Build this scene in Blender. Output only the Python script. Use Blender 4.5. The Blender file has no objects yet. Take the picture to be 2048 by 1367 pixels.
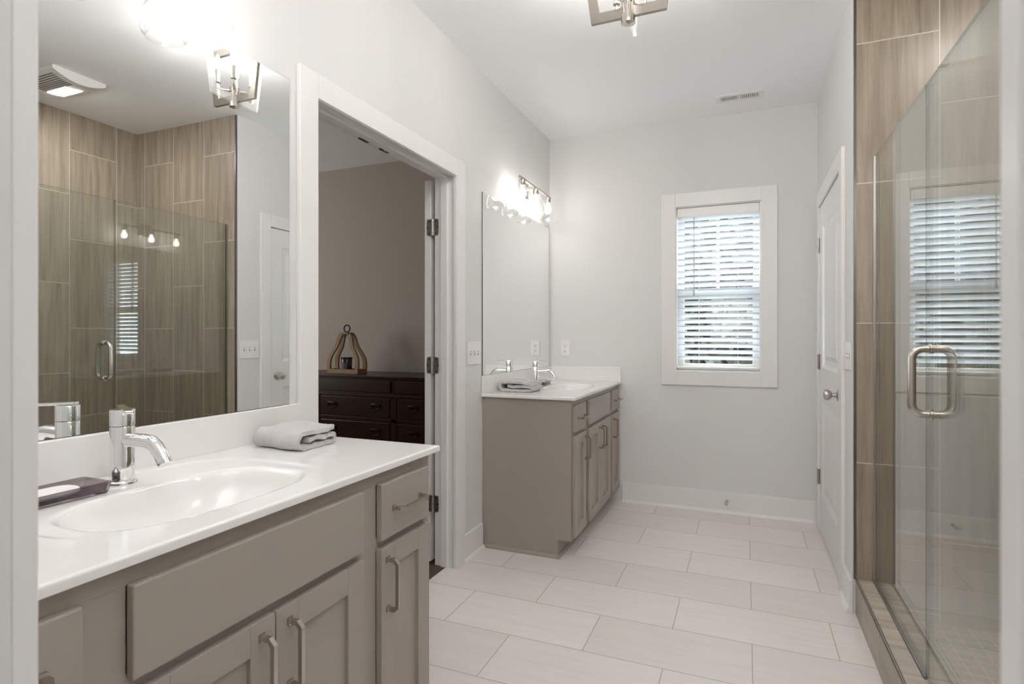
import bpy, bmesh, math, random
from mathutils import Vector, Matrix
random.seed(7)
S = bpy.context.scene
C = S.collection
PI = math.pi

# ------------------------------------------------------------------ camera
cam_d = bpy.data.cameras.new('camera')
cam_d.sensor_width = 36.0
cam_d.lens = 1124.45 / 2048 * 36.0
cam_d.shift_y = -(683.5 - 673.07) / 2048
cam_d.clip_start = 0.01
cam_d.dof.use_dof = True
cam_d.dof.focus_distance = 2.2
cam_d.dof.aperture_fstop = 8.0
cam = bpy.data.objects.new('camera', cam_d)
cam.location = (1.4137, 0.0, 1.2176)
cam.rotation_euler = (PI / 2, 0, 0.3937)
C.objects.link(cam)
S.camera = cam

# ------------------------------------------------------------------ light and exposure
S.view_settings.view_transform = 'Standard'
S.view_settings.look = 'None'
S.view_settings.gamma = 1.0
S.view_settings.use_curve_mapping = False
S.view_settings.exposure = 1.08
BULB = 24.0        # emission strength of the vanity bulbs
CANDLE = 104.0      # emission strength of the candle bulbs
LENS = 66.0        # emission strength of the fan light
w = bpy.data.worlds.new('sky')
S.world = w
w.use_nodes = True
wn = w.node_tree.nodes
wn['Background'].inputs['Color'].default_value = (0.86, 0.93, 1.0, 1)
wn['Background'].inputs['Strength'].default_value = 6.5


def lamp(name, kind, loc, energy, size=0.3, color=(1, 1, 1), rot=(0, 0, 0), size_y=None):
    d = bpy.data.lights.new(name, kind)
    d.energy = energy
    d.color = color
    if kind == 'AREA':
        d.size = size
        if size_y:
            d.shape = 'RECTANGLE'
            d.size_y = size_y
    elif kind == 'POINT':
        d.shadow_soft_size = size
    o = bpy.data.objects.new(name, d)
    o.location = loc
    o.rotation_euler = rot
    C.objects.link(o)
    return o


# added fill lamp behind the camera, and the daylight of the bedroom's window
lamp('rear_fill_light', 'AREA', (1.22, -1.6, 1.75), 4.5, 0.7, (1, 0.985, 0.97), (PI / 2, 0, 0), 1.3)
lamp('bedroom_daylight', 'AREA', (-3.9, 2.0, 1.5), 16, 1.2, (1, 0.95, 0.87), (PI / 2 + 0.35, 0, -PI / 2 + 0.5), 1.4)
# added fill spot, bounced off the near wall and ceiling above the camera
fl = lamp('bounced_fill_spot', 'SPOT', (1.5, 1.3, 1.9), 118, color=(0.985, 0.99, 1), rot=(PI + 0.85, 0, 0))
fl.data.spot_size = 1.7
fl.data.spot_blend = 1.0
fl.data.shadow_soft_size = 0.05
S.cycles.use_denoising = True
S.cycles.max_bounces = 14
S.cycles.diffuse_bounces = 10
S.cycles.glossy_bounces = 8
S.cycles.transparent_max_bounces = 24
S.cycles.sample_clamp_indirect = 6.0
S.cycles.blur_glossy = 0.3

# ------------------------------------------------------------------ materials


def lin(r, g, b):
    f = lambda c: (c / 255 / 12.92) if c / 255 <= 0.04045 else ((c / 255 + 0.055) / 1.055) ** 2.4
    return (f(r), f(g), f(b), 1)


def base_mat(name):
    m = bpy.data.materials.new(name)
    m.use_nodes = True
    return m, m.node_tree, m.node_tree.nodes['Principled BSDF']


def nd(t, typ, **k):
    n = t.nodes.new(typ)
    for a, b in k.items():
        setattr(n, a, b)
    return n


def pmat(name, col, rough=0.5, metal=0.0, spec=0.5, bump=None, var=0.0, vscale=3.0, sheen=0.0, coat=0.0, trans=None):
    """painted / plain material with a little procedural mottling and an optional noise bump"""
    m, t, p = base_mat(name)
    p.inputs['Base Color'].default_value = col
    p.inputs['Roughness'].default_value = rough
    p.inputs['Metallic'].default_value = metal
    p.inputs['Specular IOR Level'].default_value = spec
    p.inputs['Coat Weight'].default_value = coat
    if sheen:
        p.inputs['Sheen Weight'].default_value = sheen
    tc = nd(t, 'ShaderNodeTexCoord')
    if var:
        n = nd(t, 'ShaderNodeTexNoise')
        n.inputs['Scale'].default_value = vscale
        n.inputs['Detail'].default_value = 3
        t.links.new(tc.outputs['Object'], n.inputs['Vector'])
        mx = nd(t, 'ShaderNodeMix', data_type='RGBA')
        a = tuple(c * (1 - var) for c in col[:3]) + (1,)
        b = tuple(min(1, c * (1 + var)) for c in col[:3]) + (1,)
        mx.inputs[6].default_value = a
        mx.inputs[7].default_value = b
        t.links.new(n.outputs['Fac'], mx.inputs[0])
        t.links.new(mx.outputs[2], p.inputs['Base Color'])
    if bump:
        sc, st = bump
        n = nd(t, 'ShaderNodeTexNoise')
        n.inputs['Scale'].default_value = sc
        n.inputs['Detail'].default_value = 2
        t.links.new(tc.outputs['Object'], n.inputs['Vector'])
        b = nd(t, 'ShaderNodeBump')
        b.inputs['Strength'].default_value = st
        b.inputs['Distance'].default_value = 0.002
        t.links.new(n.outputs['Fac'], b.inputs['Height'])
        t.links.new(b.outputs['Normal'], p.inputs['Normal'])
    return m


def emat(name, col, strength):
    m, t, p = base_mat(name)
    t.nodes.remove(p)
    e = nd(t, 'ShaderNodeEmission')
    e.inputs['Color'].default_value = col
    e.inputs['Strength'].default_value = strength
    t.links.new(e.outputs[0], t.nodes['Material Output'].inputs['Surface'])
    return m


def glassmat(name, tint, refl=1.0, diffuse=0.0, rough=0.0):
    """thin glass: straight-through transmission plus a Schlick mirror reflection"""
    m, t, p = base_mat(name)
    t.nodes.remove(p)
    geo = nd(t, 'ShaderNodeNewGeometry')
    dot = nd(t, 'ShaderNodeVectorMath', operation='DOT_PRODUCT')
    t.links.new(geo.outputs['Normal'], dot.inputs[0])
    t.links.new(geo.outputs['Incoming'], dot.inputs[1])
    ab = nd(t, 'ShaderNodeMath', operation='ABSOLUTE')
    t.links.new(dot.outputs['Value'], ab.inputs[0])
    s = nd(t, 'ShaderNodeMath', operation='SUBTRACT')
    s.inputs[0].default_value = 1
    t.links.new(ab.outputs[0], s.inputs[1])
    pw = nd(t, 'ShaderNodeMath', operation='POWER')
    t.links.new(s.outputs[0], pw.inputs[0])
    pw.inputs[1].default_value = 5
    ma = nd(t, 'ShaderNodeMath', operation='MULTIPLY_ADD')
    t.links.new(pw.outputs[0], ma.inputs[0])
    ma.inputs[1].default_value = 0.96 * refl
    ma.inputs[2].default_value = 0.04 * refl
    tr = nd(t, 'ShaderNodeBsdfTransparent')
    tr.inputs['Color'].default_value = tint
    gl = nd(t, 'ShaderNodeBsdfGlossy')
    gl.inputs['Roughness'].default_value = rough
    gl.inputs['Color'].default_value = (1, 1, 1, 1)
    mx = nd(t, 'ShaderNodeMixShader')
    t.links.new(ma.outputs[0], mx.inputs[0])
    last = tr
    if diffuse:
        df = nd(t, 'ShaderNodeBsdfDiffuse')
        df.inputs['Color'].default_value = (0.9, 0.9, 0.9, 1)
        m2 = nd(t, 'ShaderNodeMixShader')
        m2.inputs[0].default_value = diffuse
        t.links.new(tr.outputs[0], m2.inputs[1])
        t.links.new(df.outputs[0], m2.inputs[2])
        last = m2
    t.links.new(last.outputs[0], mx.inputs[1])
    t.links.new(gl.outputs[0], mx.inputs[2])
    t.links.new(mx.outputs[0], t.nodes['Material Output'].inputs['Surface'])
    return m


def tilemat(name, axes, origin, bw, rh, mortar, c1, c2, grout, streak, streak_axis, rough=0.35, offset=0.5,
            dark=None, bumpy=0.15, freq=2):
    """brick-laid tiles: axes = which object axes run along the tile's length and across the rows"""
    m, t, p = base_mat(name)
    tc = nd(t, 'ShaderNodeTexCoord')
    sp = nd(t, 'ShaderNodeSeparateXYZ')
    t.links.new(tc.outputs['Object'], sp.inputs[0])
    cb = nd(t, 'ShaderNodeCombineXYZ')
    for i in (0, 1):
        sub = nd(t, 'ShaderNodeMath', operation='SUBTRACT')
        t.links.new(sp.outputs[axes[i]], sub.inputs[0])
        sub.inputs[1].default_value = origin[i]
        t.links.new(sub.outputs[0], cb.inputs[i])
    br = nd(t, 'ShaderNodeTexBrick')
    br.offset = offset
    br.offset_frequency = freq
    br.inputs['Scale'].default_value = 1.0
    br.inputs['Mortar Size'].default_value = mortar
    br.inputs['Mortar Smooth'].default_value = 0.1
    br.inputs['Brick Width'].default_value = bw
    br.inputs['Row Height'].default_value = rh
    br.inputs['Color1'].default_value = (0, 0, 0, 1)
    br.inputs['Color2'].default_value = (1, 1, 1, 1)
    br.inputs['Mortar'].default_value = (0.5, 0.5, 0.5, 1)
    t.links.new(cb.outputs[0], br.inputs['Vector'])
    # streaks stretched along the tile's length, shifted from tile to tile
    mp = nd(t, 'ShaderNodeVectorMath', operation='MULTIPLY')
    sc = [streak[1]] * 3
    sc[streak_axis] = streak[0]
    mp.inputs[1].default_value = sc
    t.links.new(tc.outputs['Object'], mp.inputs[0])
    sh = nd(t, 'ShaderNodeVectorMath', operation='SCALE')
    t.links.new(br.outputs['Color'], sh.inputs[0])
    sh.inputs['Scale'].default_value = 23.0
    ad = nd(t, 'ShaderNodeVectorMath', operation='ADD')
    t.links.new(mp.outputs[0], ad.inputs[0])
    t.links.new(sh.outputs[0], ad.inputs[1])
    n1 = nd(t, 'ShaderNodeTexNoise')
    n1.inputs['Scale'].default_value = 1.0
    n1.inputs['Detail'].default_value = 6
    n1.inputs['Roughness'].default_value = 0.62
    n1.inputs['Distortion'].default_value = 0.35
    t.links.new(ad.outputs[0], n1.inputs['Vector'])
    cr = nd(t, 'ShaderNodeValToRGB')
    cr.color_ramp.elements[0].position = 0.32
    cr.color_ramp.elements[1].position = 0.68
    cr.color_ramp.elements[0].color = c1
    cr.color_ramp.elements[1].color = c2
    if dark:
        e = cr.color_ramp.elements.new(0.25)
        e.color = dark
    t.links.new(n1.outputs['Fac'], cr.inputs[0])
    # slight tone change per tile
    hv = nd(t, 'ShaderNodeHueSaturation')
    mr = nd(t, 'ShaderNodeMapRange')
    mr.inputs[3].default_value = 0.95
    mr.inputs[4].default_value = 1.05
    t.links.new(br.outputs['Color'], mr.inputs[0])
    t.links.new(mr.outputs[0], hv.inputs['Value'])
    t.links.new(cr.outputs[0], hv.inputs['Color'])
    mx = nd(t, 'ShaderNodeMix', data_type='RGBA')
    t.links.new(br.outputs['Fac'], mx.inputs[0])
    t.links.new(hv.outputs[0], mx.inputs[6])
    mx.inputs[7].default_value = grout
    t.links.new(mx.outputs[2], p.inputs['Base Color'])
    p.inputs['Roughness'].default_value = rough
    inv = nd(t, 'ShaderNodeMath', operation='SUBTRACT')
    inv.inputs[0].default_value = 1
    t.links.new(br.outputs['Fac'], inv.inputs[1])
    b = nd(t, 'ShaderNodeBump')
    b.inputs['Strength'].default_value = bumpy
    b.inputs['Distance'].default_value = 0.002
    t.links.new(inv.outputs[0], b.inputs['Height'])
    t.links.new(b.outputs['Normal'], p.inputs['Normal'])
    return m


def woodmat(name, c1, c2, scale, axis, rough=0.35, spec=0.5):
    m, t, p = base_mat(name)
    tc = nd(t, 'ShaderNodeTexCoord')
    mp = nd(t, 'ShaderNodeVectorMath', operation='MULTIPLY')
    sc = [scale * 8] * 3
    sc[axis] = scale
    mp.inputs[1].default_value = sc
    t.links.new(tc.outputs['Object'], mp.inputs[0])
    n = nd(t, 'ShaderNodeTexNoise')
    n.inputs['Scale'].default_value = 1
    n.inputs['Detail'].default_value = 5
    n.inputs['Distortion'].default_value = 0.6
    t.links.new(mp.outputs[0], n.inputs['Vector'])
    mx = nd(t, 'ShaderNodeMix', data_type='RGBA')
    mx.inputs[6].default_value = c1
    mx.inputs[7].default_value = c2
    t.links.new(n.outputs['Fac'], mx.inputs[0])
    t.links.new(mx.outputs[2], p.inputs['Base Color'])
    p.inputs['Roughness'].default_value = rough
    p.inputs['Specular IOR Level'].default_value = spec
    return m


WALL = pmat('wall_paint', (0.705, 0.699, 0.69, 1), 0.62, spec=0.3, bump=(220, 0.04), var=0.006)
CEIL = pmat('ceiling_paint', (0.88, 0.89, 0.90, 1), 0.8, spec=0.2, bump=(160, 0.05), var=0.006)
TRIM = pmat('white_trim_paint', (0.785, 0.775, 0.762, 1), 0.32, spec=0.45, var=0.005)
BEDWALL = pmat('bedroom_wall_paint', (0.42, 0.385, 0.35, 1), 0.7, spec=0.2, var=0.01)
BEDFLOOR = woodmat('bedroom_floor_boards', (0.05, 0.03, 0.02, 1), (0.09, 0.05, 0.035, 1), 3, 1)
CAB = pmat('taupe_cabinet_paint', (0.355, 0.317, 0.281, 1), 0.36, spec=0.45, var=0.012)
COUNTER = pmat('white_cultured_marble', (0.82, 0.803, 0.785, 1), 0.12, spec=0.5, var=0.006, coat=0.15)
CHROME = pmat('chrome', (0.86, 0.86, 0.86, 1), 0.05, metal=1)
NICKEL = pmat('brushed_nickel', (0.53, 0.49, 0.445, 1), 0.27, metal=1, var=0.03, vscale=40)
EDGETRIM = pmat('dark_metal_edge', (0.20, 0.185, 0.17, 1), 0.3, metal=1)
SATIN = pmat('satin_nickel_hinge', (0.50, 0.48, 0.45, 1), 0.33, metal=1, var=0.03, vscale=60)
LAMPNICKEL = pmat('lamp_nickel', (0.40, 0.365, 0.32, 1), 0.25, metal=1)
POLNICKEL = pmat('polished_nickel', (0.72, 0.67, 0.61, 1), 0.13, metal=1)
MIRROR = pmat('mirror_silver', (0.93, 0.95, 0.95, 1), 0.0, metal=1)
MIREDGE = pmat('mirror_edge', (0.10, 0.12, 0.11, 1), 0.2, metal=0.6)
PLASTIC = pmat('white_plastic', (0.80, 0.79, 0.77, 1), 0.3, spec=0.5, var=0.004)
DARKHOLE = pmat('dark_slot', (0.02, 0.02, 0.02, 1), 0.7)
SHADOWGREY = pmat('vent_inside', (0.16, 0.16, 0.16, 1), 0.8)
GLASS = glassmat('shower_glass', (0.905, 0.925, 0.895, 1), 1.25)
GLASSEDGE = glassmat('glass_edge', (0.60, 0.64, 0.61, 1), 1.0, 0.03)
WINGLASS = glassmat('window_glass', (0.97, 0.98, 0.975, 1))
SHADE = glassmat('clear_glass_shade', (0.965, 0.965, 0.96, 1), 1.2, 0.004)
ACRYLIC = glassmat('clear_acrylic', (0.95, 0.95, 0.94, 1), 1.2, 0.22)
BULBM = emat('bulb_glow', (1, 0.965, 0.92, 1), BULB)
CANDLEM = emat('candle_bulb_glow', (1, 0.97, 0.93, 1), CANDLE)
LENSM = emat('fan_light_lens', (1, 0.97, 0.92, 1), LENS)
MAHOG = woodmat('dark_mahogany', (0.012, 0.004, 0.0025, 1), (0.036, 0.012, 0.006, 1), 3, 0, 0.3, 0.35)
OAK = woodmat('honey_wood', (0.15, 0.085, 0.032, 1), (0.26, 0.155, 0.062, 1), 9, 2, 0.5)
BLACKIRON = pmat('black_iron', (0.02, 0.018, 0.016, 1), 0.45, metal=0.7)
BRONZE = pmat('dark_bronze', (0.028, 0.02, 0.014, 1), 0.35, metal=0.9)
JARM = pmat('smoky_candle_jar', (0.035, 0.03, 0.028, 1), 0.12, spec=0.6)
LABELM = pmat('candle_label', (0.10, 0.095, 0.09, 1), 0.6)
TOWEL = pmat('grey_terry_cloth', (0.55, 0.535, 0.525, 1), 0.95, spec=0.1, bump=(420, 1.0), var=0.12, vscale=90, sheen=0.3)
SMOKE = pmat('smoky_purple_glass', (0.40, 0.34, 0.36, 1), 0.03)
SMOKE.node_tree.nodes['Principled BSDF'].inputs['Transmission Weight'].default_value = 1.0
SOAPM = pmat('white_soap', (0.82, 0.80, 0.77, 1), 0.45, spec=0.4)
LEAF = pmat('leaf_green', (0.055, 0.062, 0.045, 1), 0.6, var=0.5, vscale=6)
BARK = pmat('bark', (0.10, 0.08, 0.06, 1), 0.9, var=0.3, vscale=20)
GRASS = pmat('lawn_grass', (0.06, 0.075, 0.035, 1), 0.9, var=0.4, vscale=9, bump=(60, 1))
EXTWALL = pmat('siding', (0.5, 0.5, 0.48, 1), 0.8)
FTILE = tilemat('floor_tiles', (0, 1), (1.4373, 1.8142), 0.6096, 0.3048, 0.0022,
                (0.75, 0.70, 0.67, 1), (0.80, 0.755, 0.725, 1), (0.47, 0.43, 0.40, 1), (3.0, 42.0), 0, rough=0.33)
T1, T2, TD = (0.235, 0.188, 0.143, 1), (0.385, 0.322, 0.252, 1), (0.145, 0.11, 0.08, 1)
GROUT = (0.55, 0.50, 0.44, 1)
ETILE = tilemat('shower_end_wall_tiles', (2, 0), (0.055 + 0.3055, 1.85), 0.611, 0.3135, 0.0024, T1, T2, GROUT, (2.0, 34.0), 2,
                dark=TD)
BTILE = tilemat('shower_back_wall_tiles', (2, 1), (0.055 + 0.3055, 2.392 - 0.3115 * 8), 0.611, 0.3115, 0.0024, T1, T2, GROUT,
                (2.0, 34.0), 2, dark=TD)
CTILE = tilemat('curb_tiles', (1, 2), (2.858 - 0.305 * 12, -0.5), 0.305, 2.0, 0.0016, T1, T2, GROUT, (22.0, 2.0), 2, dark=TD)
CTOP = tilemat('curb_top_tiles', (1, 0), (2.79 - 0.32 * 12, -0.3), 0.32, 4.0, 0.0016, (0.40, 0.34, 0.285, 1), (0.54, 0.48, 0.415, 1),
               GROUT, (2.5, 40.0), 0, rough=0.22)
MOSAIC = tilemat('shower_floor_mosaic', (0, 1), (0, 0), 0.0525, 0.0525, 0.0018, T1, T2, GROUT, (8, 26), 0, offset=0.0)
BLINDM, _t, _p = base_mat('white_blind_slat')
_p.inputs['Base Color'].default_value = (0.88, 0.89, 0.90, 1)
_p.inputs['Roughness'].default_value = 0.4
_tl = nd(_t, 'ShaderNodeBsdfTranslucent')
_tl.inputs['Color'].default_value = (0.86, 0.89, 0.93, 1)
_mx = nd(_t, 'ShaderNodeMixShader')
_mx.inputs[0].default_value = 0.4
_t.links.new(_p.outputs[0], _mx.inputs[1])
_t.links.new(_tl.outputs[0], _mx.inputs[2])
_t.links.new(_mx.outputs[0], _t.nodes['Material Output'].inputs['Surface'])

# ------------------------------------------------------------------ mesh helpers


def box(bm, x0, x1, y0, y1, z0, z1, bev=0.0, seg=2):
    ret = bmesh.ops.create_cube(bm, size=1.0)
    vs = ret['verts']
    for v in vs:
        v.co = Vector(((x0 + x1) / 2 + v.co.x * (x1 - x0), (y0 + y1) / 2 + v.co.y * (y1 - y0), (z0 + z1) / 2 + v.co.z * (z1 - z0)))
    if bev:
        es = list({e for v in vs for e in v.link_edges})
        bmesh.ops.bevel(bm, geom=es, offset=bev, segments=seg, profile=0.5, affect='EDGES')
    return bm


def B(x0, x1, y0, y1, z0, z1, bev=0.0, seg=2):
    return box(bmesh.new(), x0, x1, y0, y1, z0, z1, bev, seg)


def prism(bm, pts, axis, a0, a1, bev=0.0):
    """polygon pts (2-D) extruded along axis from a0 to a1; the 2-D order is the remaining axes in x,y,z order"""
    def P3(p, a):
        l = list(p)
        l.insert(axis, a)
        return Vector(l)
    v0 = [bm.verts.new(P3(p, a0)) for p in pts]
    v1 = [bm.verts.new(P3(p, a1)) for p in pts]
    n = len(pts)
    fs = [bm.faces.new(v0), bm.faces.new(v1)]
    for i in range(n):
        fs.append(bm.faces.new((v0[i], v0[(i + 1) % n], v1[(i + 1) % n], v1[i])))
    if bev:
        es = list({e for f in fs for e in f.edges})
        bmesh.ops.bevel(bm, geom=es, offset=bev, segments=2, profile=0.5, affect='EDGES')
    return bm


def tube(bm, pts, r, n=14, closed=False, rot=0.0, caps=True):
    pts = [Vector(p) for p in pts]
    k = len(pts)
    rs = r if isinstance(r, (list, tuple)) else [r] * k
    rings = []
    up = None
    for i in range(k):
        if closed:
            d0 = (pts[i] - pts[i - 1]).normalized()
            d1 = (pts[(i + 1) % k] - pts[i]).normalized()
        else:
            d0 = (pts[i] - pts[i - 1]).normalized() if i else (pts[1] - pts[0]).normalized()
            d1 = (pts[i + 1] - pts[i]).normalized() if i < k - 1 else d0
        t = (d0 + d1).normalized()
        if up is None:
            up = Vector((0, 0, 1)) if abs(t.z) < 0.9 else Vector((0, 1, 0))
        side = t.cross(up).normalized()
        up = side.cross(t).normalized()
        cosh = max(0.5, t.dot(d1))
        bend = d1 - d0
        ring = []
        for j in range(n):
            a = rot + 2 * PI * j / n
            off = side * math.cos(a) * rs[i] + up * math.sin(a) * rs[i]
            if bend.length > 1e-6 and cosh < 0.9999:
                bn = bend.normalized()
                off = off + bn * off.dot(bn) * (1 / cosh - 1)
            ring.append(bm.verts.new(pts[i] + off))
        rings.append(ring)
    m = k if closed else k - 1
    for i in range(m):
        a, b = rings[i], rings[(i + 1) % k]
        for j in range(n):
            bm.faces.new((a[j], a[(j + 1) % n], b[(j + 1) % n], b[j]))
    if caps and not closed:
        bm.faces.new(rings[0][::-1])
        bm.faces.new(rings[-1])
    return bm


def cyl(bm, p0, p1, r, n=24):
    return tube(bm, [p0, p1], r, n)


def lathe(bm, prof, c, n=32, axis='z', cap0=True, cap1=True):
    """prof = [(radius, height)], revolved about an axis through c"""
    rings = []
    for r, h in prof:
        ring = []
        for j in range(n):
            a = 2 * PI * j / n
            u, v = r * math.cos(a), r * math.sin(a)
            if axis == 'z':
                p = (c[0] + u, c[1] + v, c[2] + h)
            elif axis == 'x':
                p = (c[0] + h, c[1] + u, c[2] + v)
            else:
                p = (c[0] + u, c[1] + h, c[2] + v)
            ring.append(bm.verts.new(p))
        rings.append(ring)
    for i in range(len(rings) - 1):
        for j in range(n):
            bm.faces.new((rings[i][j], rings[i][(j + 1) % n], rings[i + 1][(j + 1) % n], rings[i + 1][j]))
    if cap0:
        bm.faces.new(rings[0][::-1])
    if cap1:
        bm.faces.new(rings[-1])
    return bm


def root_loc(o):
    v = Vector((0, 0, 0))
    while o:
        v += Vector(o.location)
        o = o.parent
    return v


def obj(name, bm, m, parent=None, smooth=None, label=None, at=None):
    bmesh.ops.recalc_face_normals(bm, faces=bm.faces)
    off = root_loc(parent) if parent else (Vector(at) if at else Vector((0, 0, 0)))
    if off.length:
        bmesh.ops.translate(bm, verts=bm.verts, vec=-off)
    me = bpy.data.meshes.new(name)
    bm.to_mesh(me)
    bm.free()
    mats = m if isinstance(m, (list, tuple)) else [m]
    for k in mats:
        me.materials.append(k)
    if smooth is not None:
        me.polygons.foreach_set('use_smooth', [True] * len(me.polygons))
        me.set_sharp_from_angle(angle=math.radians(smooth))
    o = bpy.data.objects.new(name, me)
    C.objects.link(o)
    if parent:
        o.parent = parent
    elif at:
        o.location = at
    if label:
        o['label'] = label
    return o


def tag(o, label, cat, group=None, kind=None):
    o['label'] = label
    o['category'] = cat
    if group:
        o['group'] = group
    if kind:
        o['kind'] = kind
    return o


def thing(name, label, cat, loc, group=None):
    o = bpy.data.objects.new(name, None)
    o.empty_display_size = 0.05
    o.location = loc
    C.objects.link(o)
    return tag(o, label, cat, group)


def struct(name, bm, m, parent=None, smooth=None, label=None):
    o = obj(name, bm, m, parent, smooth)
    if not parent:
        o['kind'] = 'structure'
        if label:
            o['label'] = label
            o['category'] = name.split('_')[0]
    return o


def copy_tree(o, parent=None):
    c = o.copy()
    C.objects.link(c)
    c.parent = parent
    for ch in list(o.children):
        copy_tree(ch, c)
    return c


def frame_bm(bm, axis, a0, a1, u0, u1, v0, v1, wu, wv, bev=0.0):
    """rectangular frame in the plane normal to axis (0=x,1=y); u = other horizontal axis, v = z"""
    def bb(ua, ub, va, vb):
        if axis == 0:
            box(bm, a0, a1, ua, ub, va, vb, bev)
        else:
            box(bm, ua, ub, a0, a1, va, vb, bev)
    bb(u0, u0 + wu, v0, v1)
    bb(u1 - wu, u1, v0, v1)
    bb(u0 + wu, u1 - wu, v0, v0 + wv)
    bb(u0 + wu, u1 - wu, v1 - wv, v1)
    return bm


# ------------------------------------------------------------------ room dimensions
D = 4.170          # far wall
W = 1.850          # right wall
ZC = 2.753         # ceiling
YN = 0.240         # near wall
YE = 2.858         # shower end wall face
XB = 2.870         # shower back wall
WT = 0.118         # left wall thickness
DY0, DY1, DZ = 1.576, 2.615, 2.061     # left doorway
GX = 1.935         # shower glass
CURBZ = 0.155

# floor
struct('floor', B(-0.06, W + 0.02, YN - 0.12, D + 0.02, -0.08, 0.0), FTILE, label='pale stone-look rectangular floor tiles with grey grout')
# ceiling
struct('ceiling', B(-0.0, XB + 0.1, YN - 0.12, D + 0.15, ZC, ZC + 0.08), CEIL, label='smooth white painted ceiling')
# left wall with doorway
bm = bmesh.new()
box(bm, -WT, 0, YN - 0.12, DY0 - 0.005, -0.08, ZC)
box(bm, -WT, 0, DY1 + 0.005, D, -0.08, ZC)
box(bm, -WT, 0, DY0 - 0.005, DY1 + 0.005, DZ + 0.005, ZC)
struct('wall_left', bm, [WALL], label='white left wall with the doorway and both mirrors')
# far wall with window hole
WX0, WX1, WZ0, WZ1 = 0.950, 1.512, 0.975, 2.143
bm = bmesh.new()
for a in ((-WT, WX0, -0.08, ZC), (WX1, XB + 0.1, -0.08, ZC), (WX0, WX1, -0.08, WZ0), (WX0, WX1, WZ1, ZC)):
    box(bm, a[0], a[1], D, D + 0.15, a[2], a[3])
struct('wall_far', bm, WALL, label='white far wall with the window')
# right wall (door wall), opening blocked behind the door against leaking light
RY0, RY1, RZ = 3.150, 3.990, 2.030
bm = bmesh.new()
box(bm, W, W + 0.11, YE + 0.012, RY0, -0.08, ZC)
box(bm, W, W + 0.11, RY1, D, -0.08, ZC)
box(bm, W, W + 0.11, RY0, RY1, RZ, ZC)
struct('wall_right', bm, WALL, label='white right wall with the closed panel door')
# near wall with the doorway the photograph is taken through
NX0, NX1 = 0.916, 1.499
bm = bmesh.new()
for a in ((-WT, NX0, 0, ZC), (NX1, XB + 0.1, 0, ZC), (NX0, NX1, 2.06, ZC)):
    box(bm, a[0], a[1], YN - 0.12, YN, a[2] - (0.08 if a[2] == 0 else 0), a[3])
struct('wall_near', bm, WALL, label='white near wall around the doorway in the foreground')
bm = bmesh.new()
for y0, y1 in ((YN, YN + 0.018), (YN - 0.138, YN - 0.12)):
    box(bm, NX0 - 0.085, NX0, y0, y1, 0, 2.145, 0.002)
    box(bm, NX1, NX1 + 0.085, y0, y1, 0, 2.145, 0.002)
    box(bm, NX0, NX1, y0, y1, 2.06, 2.145, 0.002)
struct('trim_4', bm, TRIM, label='blurred white door casing in the foreground at both picture edges')
# small room behind the camera
bm = bmesh.new()
box(bm, NX0 - 0.5, NX0 - 0.4, -1.7, YN - 0.12, -0.08, ZC)
box(bm, NX1 + 0.35, NX1 + 0.45, -1.7, YN - 0.12, -0.08, ZC)
box(bm, NX0 - 0.5, NX1 + 0.45, -1.8, -1.7, -0.08, ZC)
struct('wall_rear', bm, WALL)
struct('floor_rear', B(NX0 - 0.5, NX1 + 0.45, -1.8, YN - 0.12, -0.08, 0), FTILE)
struct('ceiling_rear', B(NX0 - 0.5, NX1 + 0.45, -1.8, YN - 0.12, ZC, ZC + 0.08), CEIL)

# shower walls
bm = bmesh.new()
box(bm, W + 0.013, XB, YE, YE + 0.012, -0.05, ZC)
struct('wall_shower_end', bm, ETILE, label='brown wood-grain tiles on the end wall of the shower')
struct('wall_shower_back', B(XB, XB + 0.1, YN, YE + 0.11, -0.05, ZC), BTILE, label='brown wood-grain tiles on the back wall of the shower')
struct('wall_shower_near', B(W, XB, 0.98, 1.10, -0.05, ZC), WALL)
struct('wall_right_near', B(W, W + 0.1, YN, 0.98, -0.05, ZC), WALL)
struct('floor_shower', B(W + 0.145, XB, 1.10, YE, -0.06, 0.02), MOSAIC, label='small square mosaic tiles on the shower floor')
struct('wall_shower_outside', B(W + 0.11, XB + 0.1, YE + 0.012, YE + 0.11, -0.05, ZC), WALL)
bm = bmesh.new()
box(bm, W + 0.010, W + 0.145, 1.10, YE, -0.02, CURBZ - 0.006)
curb = struct('trim_5', bm, CTILE, label='brown tiled curb under the shower glass')
obj('curb_top', B(W + 0.012, W + 0.147, 1.10, YE, CURBZ - 0.006, CURBZ), CTOP, curb)
bm = bmesh.new()
box(bm, W + 0.008, W + 0.0125, 1.10, YE, CURBZ - 0.008, CURBZ + 0.001, 0.001)
box(bm, W + 0.0155, W + 0.0185, 1.10, YE, CURBZ - 0.004, CURBZ + 0.001)
obj('metal_edge', bm, EDGETRIM, curb, label='thin metal edge strip along the curb top')
bm = bmesh.new()
box(bm, W + 0.003, W + 0.013, YE - 0.001, YE + 0.013, CURBZ, ZC)
struct('trim_6', bm, EDGETRIM, label='thin metal edge strip beside the shower tile')

# baseboards
BBH, BBT = 0.143, 0.015


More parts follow.
